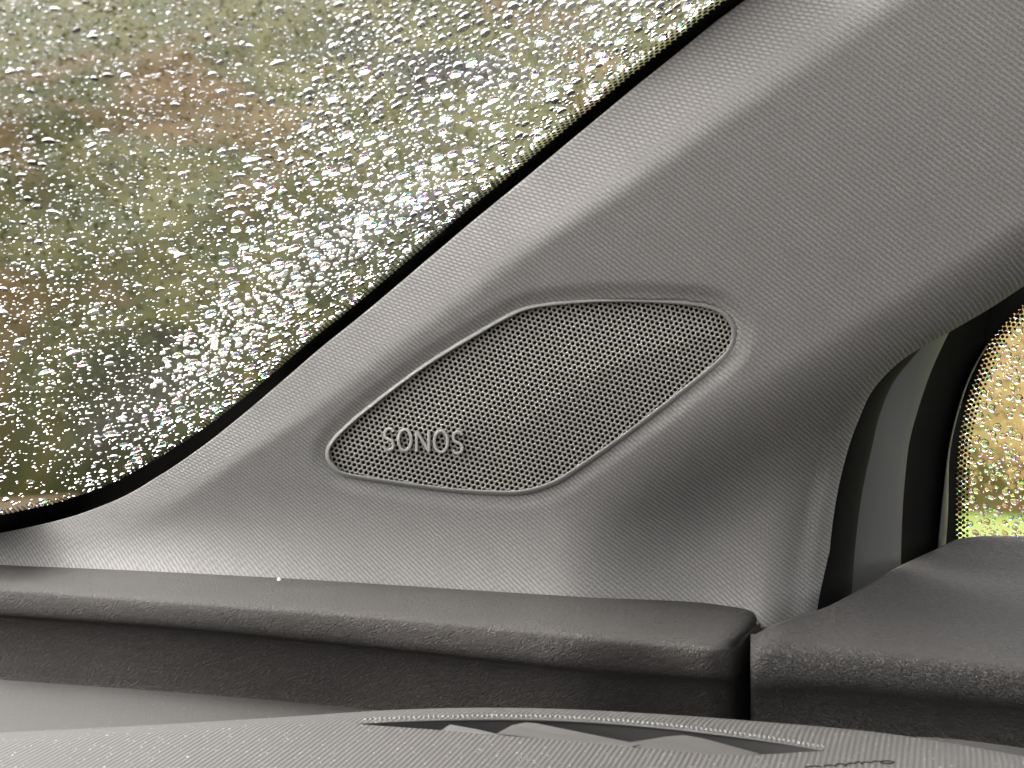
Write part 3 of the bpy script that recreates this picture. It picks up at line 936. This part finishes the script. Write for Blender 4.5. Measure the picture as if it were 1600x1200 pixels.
# ------------------------------------------------------------------ rain
def cap_proto(seed, seg=14, rings=6, contact=1.0):
    """a lens of water of radius 1: flat base at z=0, domed outside (+z)"""
    r = random.Random(seed)
    ph = [r.uniform(0, 6.28) for _ in range(4)]
    am = [r.uniform(0.03, 0.13), r.uniform(0.02, 0.08), r.uniform(0.0, 0.05)]
    def rad(a): return 1 + am[0] * math.sin(2 * a + ph[0]) + am[1] * math.sin(3 * a + ph[1]) + am[2] * math.sin(5 * a + ph[2])
    V, F = [], []
    H = 0.55 * contact * r.uniform(0.85, 1.2)
    for k in range(rings):
        t = k / rings                          # 0 rim .. 1 apex
        s = 1 - t
        z = H * (1 - s * s) ** 0.75
        for j in range(seg):
            a = 2 * math.pi * j / seg
            V.append((s * rad(a) * math.cos(a), s * rad(a) * math.sin(a), z))
    V.append((0, 0, H)); top = len(V) - 1
    for k in range(rings - 1):
        for j in range(seg):
            F.append((k * seg + j, k * seg + (j + 1) % seg, (k + 1) * seg + (j + 1) % seg, (k + 1) * seg + j))
    for j in range(seg): F.append(((rings - 1) * seg + j, (rings - 1) * seg + (j + 1) % seg, top))
    b = len(V)
    for j in range(seg): V.append(V[j])
    base = tuple(range(b + seg - 1, b - 1, -1))
    return np.array(V), F, base

def proto_mesh(name, seed, seg, rings, contact):
    V, F, base = cap_proto(seed, seg, rings, contact)
    me = bpy.data.meshes.new(name)
    me.from_pydata(V.tolist(), [], F + [base])
    sm = np.ones(len(me.polygons), bool); sm[-1] = False
    me.polygons.foreach_set('use_smooth', sm)
    me.materials.append(M_WATER); me.update()
    return me
PROT = [proto_mesh('raindrop', 100 + i, 20, 8, 1.0) for i in range(14)]
SMALL = [cap_proto(300 + i, 8, 3, 1.3) for i in range(24)]

class DropField:
    """places drops with a minimum distance on a plane, in metres"""
    def __init__(self, cell): self.cell = cell; self.g = {}
    def ok(self, x, y, r, gap=0.9):
        i, j = int(x // self.cell), int(y // self.cell)
        n = int((r + 0.004) // self.cell) + 1
        for a in range(i - n, i + n + 1):
            for b in range(j - n, j + n + 1):
                for (X, Y, R) in self.g.get((a, b), ()):
                    if (X - x) ** 2 + (Y - y) ** 2 < ((R + r) * gap) ** 2: return False
        return True
    def add(self, x, y, r): self.g.setdefault((int(x // self.cell), int(y // self.cell)), []).append((x, y, r))

WIPE = Curve([-60, 0, 120, 240, 360, 480, 600, 720, 800], [590, 560, 500, 440, 400, 350, 275, 195, 120])     # x of the wiper's edge at row y
def rain(n_try, sampler, sizer, org, ax, ay, an, lift, group, label, name, n_big, big_r, drop_stuff_name, stuff_label, smear=lambda x, y: False):
    """ax, ay in the plane, an outward"""
    fld = DropField(0.004)
    drops = []
    for it in range(n_try):
        px, py, P = sampler()
        q = P - org; x, y = q @ ax, q @ ay
        r = sizer(px, py, it / n_try)
        if r is None or not fld.ok(x, y, r): continue
        fld.add(x, y, r); drops.append((r, x, y, px, py))
    drops.sort(reverse=True)
    V, F, S = [], [], []
    n0 = 0
    for k, (r, x, y, px, py) in enumerate(drops):
        base = org + ax * x + ay * y + an * lift
        a = random.uniform(0, 6.28)
        e = random.uniform(0.88, 1.12)
        if smear(px, py) and random.random() < 0.75:      # where the wiper passed the water is dragged out sideways
            a = math.pi / 2 + random.gauss(0, 0.35); e = random.uniform(1.15, 1.75)
        ca, sa = math.cos(a), math.sin(a)
        A = (ax * ca + ay * sa) * r * e; B = (-ax * sa + ay * ca) * r / e; Z = an * r
        if k < n_big and r > big_r:
            o = bpy.data.objects.new(name, PROT[k % len(PROT)])
            m = Matrix(((A[0], B[0], Z[0], base[0]), (A[1], B[1], Z[1], base[1]), (A[2], B[2], Z[2], base[2]), (0, 0, 0, 1)))
            o.matrix_world = m
            col.objects.link(o)
            tag(o, label, 'raindrop', group)
        else:
            v, f, bs = SMALL[k % len(SMALL)]
            v = v * np.array([1, 1, random.uniform(0.75, 1.15)])
            V.append(base + v[:, :1] * A + v[:, 1:2] * B + v[:, 2:] * Z)
            F += [tuple(i + n0 for i in ff) for ff in f] + [tuple(i + n0 for i in bs)]
            S += [True] * len(f) + [False]
            n0 += len(v)
    V = np.vstack(V)
    me = bpy.data.meshes.new(drop_stuff_name)
    me.from_pydata((V - org).tolist(), [], F)
    me.polygons.foreach_set('use_smooth', np.array(S, bool))
    me.materials.append(M_WATER); me.update()
    o = bpy.data.objects.new(drop_stuff_name, me); o.location = org; col.objects.link(o)
    tag(o, stuff_label, 'rain', kind='stuff')
    return len(drops)

fade_edge = lambda px, py: px < float(WE(py)) - 12
def samp_w():
    while True:
        px, py = random.uniform(-70, 1180), random.uniform(-50, 815)
        if fade_edge(px, py): break
    return px, py, C2W(U(px, py, float(Dg(px, py))))
def size_w(px, py, f):
    """photo-like sizes: fine spray where the wiper ran, fat drops beyond"""
    sc = float(Dg(px, py)) * K                       # metres per photo pixel
    wet = sstep(-45, 45, px - float(WIPE(py)) + random.gauss(0, 22))
    u = random.random()
    if f < 0.075:
        if random.random() < wet * 0.9 : return sc * random.uniform(5.5, 11.0)
        return sc * random.uniform(4.5, 8.5) if random.random() < 0.10 else None
    if f < 0.25:
        return sc * random.uniform(3.2, 6.0) if random.random() < wet else (sc * random.uniform(2.4, 4.0) if u < 0.22 else None)
    if random.random() < wet: return sc * random.uniform(1.1, 2.8) if u < 0.46 else None
    low = sstep(620, 780, py)
    return sc * random.uniform(1.0, 2.4) if u < 0.38 - 0.16 * low else None
nd = rain(34000, samp_w, size_w, wc, pW, RGT, nW, 0.0055, 'raindrops on the windscreen', 'clear round raindrop clinging to the outside of the windscreen',
          'raindrop', 230, 0.0012, 'rain_spray', 'fine spray of tiny raindrops covering the windscreen', smear=lambda x, y: x < float(WIPE(y)))
sOrg = C2W(GW)
sAx = np.cross(nSW, UP); sAx /= np.linalg.norm(sAx); sAy = np.cross(sAx, nSW)
def samp_s():
    while True:
        px, py = random.uniform(1490, 1640), random.uniform(420, 842)
        if px > float(S4(py)) + 3: break
    return px, py, spt(px, py)
def size_s(px, py, f):
    sc = DGL * K
    if f < 0.06: return sc * random.uniform(4.2, 6.8)
    if f < 0.3: return sc * random.uniform(2.6, 4.6) if random.random() < 0.5 else None
    return sc * random.uniform(1.2, 2.6) if random.random() < 0.4 else None
nd2 = rain(2600, samp_s, size_s, sOrg, sAx, sAy, -nSW, 0.0045, 'raindrops on the side window', 'clear round raindrop clinging to the outside of the side window',
           'raindrop', 60, 0.0012, 'side_rain_spray', 'fine spray of tiny raindrops covering the side window')
print('drops', nd, nd2)

# crumb on the bolster
cb = W3(436, 906, float(Dp(436, 906)) - 0.0095)
v, f, bs = cap_proto(5, 9, 4, 1.8)
crumb = mesh_obj('crumb', v * 0.0011 + cb, f + [bs], mat_plain('crumb_white', (0.75, 0.73, 0.66), 0.8, 0.2))
tag(crumb, 'tiny pale crumb on the back edge of the dashboard bolster', 'crumb')

# ------------------------------------------------------------------ outside
def vnoise(p, seed=0):
    """cheap smooth noise from a few sines"""
    r = np.random.default_rng(seed)
    out = 0
    for k in range(7):
        d = r.normal(size=3); d /= np.linalg.norm(d)
        fz = 0.35 * 1.6 ** k
        out = out + np.sin(p @ d * fz + r.uniform(0, 6.28)) / 1.35 ** k
    return out / 3
M_GROUND = mat_foliage('leaf_littered_ground', [(0.25, (0.035, 0.03, 0.014)), (0.5, (0.06, 0.04, 0.018)), (0.75, (0.08, 0.052, 0.02))], 0.5)
gx = np.linspace(-250, 250, 9)
Gg = np.array([[(x, y, 0.0) for x in gx] for y in gx])
tag(grid_obj('ground', Gg, M_GROUND), kind='structure')
M_GRASS = mat_foliage('wet_grass', [(0.25, (0.085, 0.10, 0.022)), (0.5, (0.105, 0.135, 0.03)), (0.75, (0.15, 0.145, 0.04))], 0.9)
Gv = np.array([[(x, y, 0.004) for x in np.linspace(1.0, 5.5, 6)] for y in np.linspace(-1.5, 7.0, 8)])
tag(grid_obj('grass_verge', Gv, M_GRASS), kind='structure')
BOFF = (5, 3, 1)
M_BANK = mat_foliage('autumn_bank', [(0.28, (0.010, 0.008, 0.004)), (0.39, (0.022, 0.024, 0.0035)), (0.46, (0.045, 0.040, 0.004)), (0.53, (0.025, 0.029, 0.004)), (0.61, (0.046, 0.032, 0.005)), (0.74, (0.060, 0.034, 0.005))], 0.8, BOFF)
M_GOLD = mat_foliage('golden_bank', [(0.25, (0.04, 0.042, 0.012)), (0.42, (0.095, 0.092, 0.024)), (0.58, (0.13, 0.088, 0.026)), (0.75, (0.16, 0.11, 0.04))], 1.0)
def bank(a0, a1, na, r0, r1, hgt, mat, nL, fname, flabel, seed):
    az = np.radians(np.linspace(a0, a1, na)); up = np.linspace(0, 1, 60)
    Gk = np.zeros((60, na, 3))
    for i, t in enumerate(up):
        R = r0 + (r1 - r0) * t ** 1.3
        Gk[i] = np.stack([np.sin(az) * R, np.cos(az) * R, np.full_like(az, hgt * t ** 0.8)], 1)
    nz = vnoise(Gk.reshape(-1, 3) * 1.6, seed).reshape(60, na)
    rad = np.stack([np.sin(az), np.cos(az), 0 * az], 1)
    Gk += rad[None] * (nz * 0.45 * sstep(0, 0.1, up)[:, None])[..., None]
    Gk[..., 2] += (nz * 0.09 * hgt) * sstep(0.2, 1, up)[:, None]
    Gk[0, :, 2] = -0.1
    tag(grid_obj('hillside', Gk, mat), kind='structure')
    ti = rng.integers(3, 60, nL); tj = rng.integers(0, na, nL)
    cc = Gk[ti, tj] + rng.normal(0, 0.05, (nL, 3)) - rad[tj] * 0.06
    sz = rng.uniform(0.012, 0.03, nL)
    fc = -rad[tj] + np.array([0, 0, 0.8]) + rng.normal(0, 0.22, (nL, 3)); fc /= np.linalg.norm(fc, axis=1)[:, None]     # leaves lie with the slope
    a = np.cross(fc, rng.normal(size=(nL, 3))); a /= np.linalg.norm(a, axis=1)[:, None]
    b = np.cross(fc, a)
    LV = np.stack([cc - a * sz[:, None], cc + b * sz[:, None] * .6, cc + a * sz[:, None], cc - b * sz[:, None] * .6], 1).reshape(-1, 3)
    LF = np.arange(nL * 4).reshape(-1, 4).tolist()
    tag(mesh_obj(fname, LV, LF, mat, smooth=False), flabel, 'foliage', kind='stuff')
bank(-80, 16, 220, 7.0, 14.5, 4.5, M_BANK, 50000, 'autumn_foliage', 'brown and green autumn brush on the bank beyond the windscreen', 4)
bank(15, 80, 160, 6.5, 10.0, 1.9, M_GOLD, 30000, 'golden_foliage', 'golden yellow autumn brush beyond the side window', 9)
